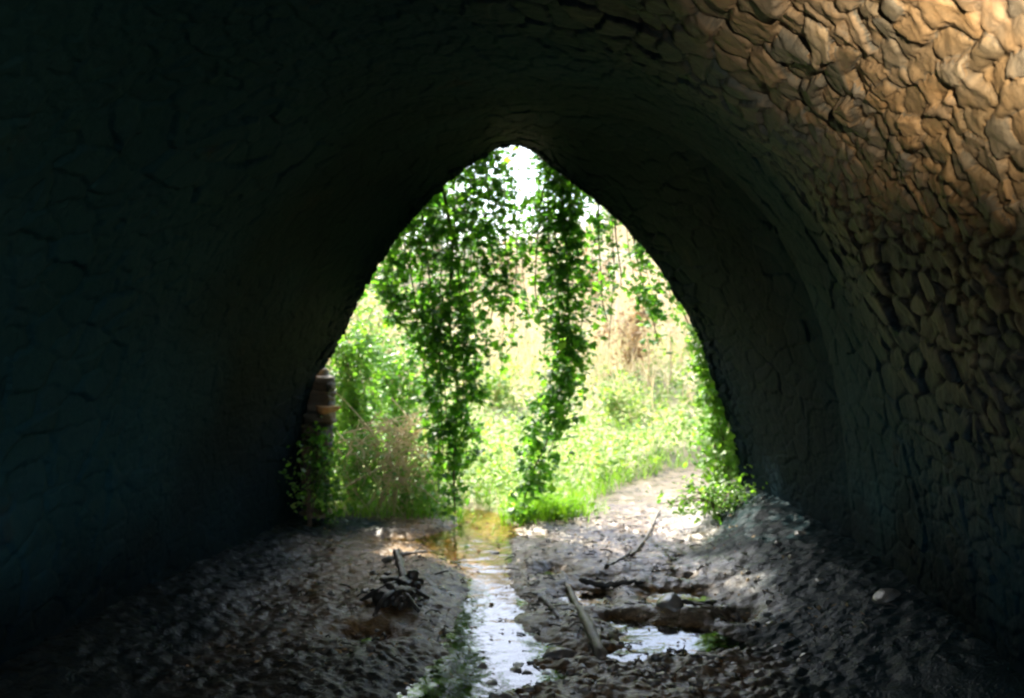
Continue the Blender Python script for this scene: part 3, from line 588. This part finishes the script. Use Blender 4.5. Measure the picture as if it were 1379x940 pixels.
lying('branch', 'slim root crossing the mud near the right wall', [(905, 812, .03), (930, 822, .02), (965, 818, .03)], .016, .008, M_DARKWOOD, forks=[(12, .4, -.8, .1, .2)])
# the dark stump
b = gnd(528, 835); st = thing('rotten_stump', 'black rotten stump half sunk at the left edge of the sand bar', 'stump', loc=(b[0], b[1], gz(b[0], b[1])))
V_, F_ = [], []; nn = 0
for k_ in range(26):
    v, f = rock(.02 + .035 * rng.random(), .03 + .06 * rng.random(), .02 + .04 * rng.random(), 900 + k_)
    an = rng.normal() * .6; v = v @ np.array([[np.cos(an), np.sin(an), 0], [-np.sin(an), np.cos(an), 0], [.2, 0, 1]])
    v = v + [(-.08 + .16 * rng.random()), -.05 + .5 * rng.random(), .01 + .07 * rng.random()]; V_.append(v); F_.append(f + nn); nn += len(v)
mesh_obj('trunk', np.concatenate(V_), np.concatenate(F_), M_DARKWOOD, st)
mb = MB()
for a in range(5):
    an = a * 1.3 + .4; mb.tube(smooth_line([[0, .1, .06], [np.cos(an) * .1, .1 + np.sin(an) * .14, .07], [np.cos(an) * .2, .1 + np.sin(an) * .26, .0]], 8), np.linspace(.026, .01, 8), 6, .3)
mb.build('root', M_DARKWOOD, st)
# loose stones: six shapes, copied
protos = []
def place_stone(px, py, s, label, grp, i, mat=M_PEBBLE):
    g_ = gnd(px, py, .02)
    if i < 6:
        v, f = rock(.05, .042, .03, 1200 + i, 10, 14); o_ = mesh_obj('stone', v, f, mat); protos.append(o_)
    else: o_ = protos[i % 6].copy(); C.objects.link(o_)
    o_.location = (g_[0], g_[1], max(gz(g_[0], g_[1]), -.01) + .002 * s); o_.scale = (s, s, s * (.8 + .5 * rng.random())); o_.rotation_euler = (rng.normal() * .2, rng.normal() * .2, rng.random() * 6.28)
    tag(o_, label, 'stone', grp)
i = 0
for _ in range(80):
    place_stone(rng.uniform(640, 1000), rng.uniform(872, 945), rng.uniform(.3, .8), 'small wet grey stone in the gravelly mud at the bottom edge', 'small wet stones at the bottom edge', i); i += 1
for _ in range(38):
    place_stone(rng.uniform(880, 1110), rng.uniform(770, 925), rng.uniform(.3, .75), 'small dark stone in the mud beside the puddles near the right wall', 'dark stones near the right wall', i); i += 1
for _ in range(24):
    place_stone(rng.uniform(330, 540), rng.uniform(765, 900), rng.uniform(.3, .6), 'small stone in the brown shallows against the left wall', 'stones in the left shallows', i); i += 1
place_stone(754, 880, 1.9, 'black stone left of the lower end of the long grey log', None, i); i += 1
place_stone(905, 825, 2.0, 'large black stone at the left end of the brightest puddle', None, i); i += 1
place_stone(1195, 880, 1.5, 'lone pale stone on the dark ground by the right wall', None, i); i += 1
place_stone(665, 742, .9, 'small stone beside the stream just inside the tunnel mouth', None, i); i += 1

# twigs, dead leaves and crumbs of earth strewn over the mud (uncountable)
mb = MB(); q = []
for _ in range(520):
    y_ = 4.0 + 3.8 * rng.random() ** 1.1; x_ = rng.normal() * .75 + .35
    z_ = gz(x_, y_)
    if z_ < -.01: continue
    L_ = .02 + .09 * rng.random() ** 2; a = rng.random() * 6.28; dd = np.array([np.cos(a), np.sin(a), .1 * rng.normal()]) * L_
    mb.tube(np.array([[x_, y_, z_ + .012], [x_, y_, z_ + .018] + dd * .5 + rng.normal(size=3) * .004, [x_, y_, z_ + .012] + dd]), .0022 + .004 * rng.random(), 5, .3)
tag(mb.build('litter', M_DARKWOOD), 'fine dark twigs and crumbs strewn over the mud', 'litter', kind='stuff')
P = []
for _ in range(700):
    y_ = 4.0 + 4.2 * rng.random(); x_ = rng.uniform(-1.5, 1.7); P.append((x_, y_, max(gz(x_, y_), 0) + .014))
tag(leaves('dead_leaves', np.array(P), .03 * (.5 + .8 * rng.random(len(P))), M_BROWNL, None, OVT, (0, 0, 1), .25), 'small dead leaves scattered over mud and shallows', 'leaf litter', kind='stuff')
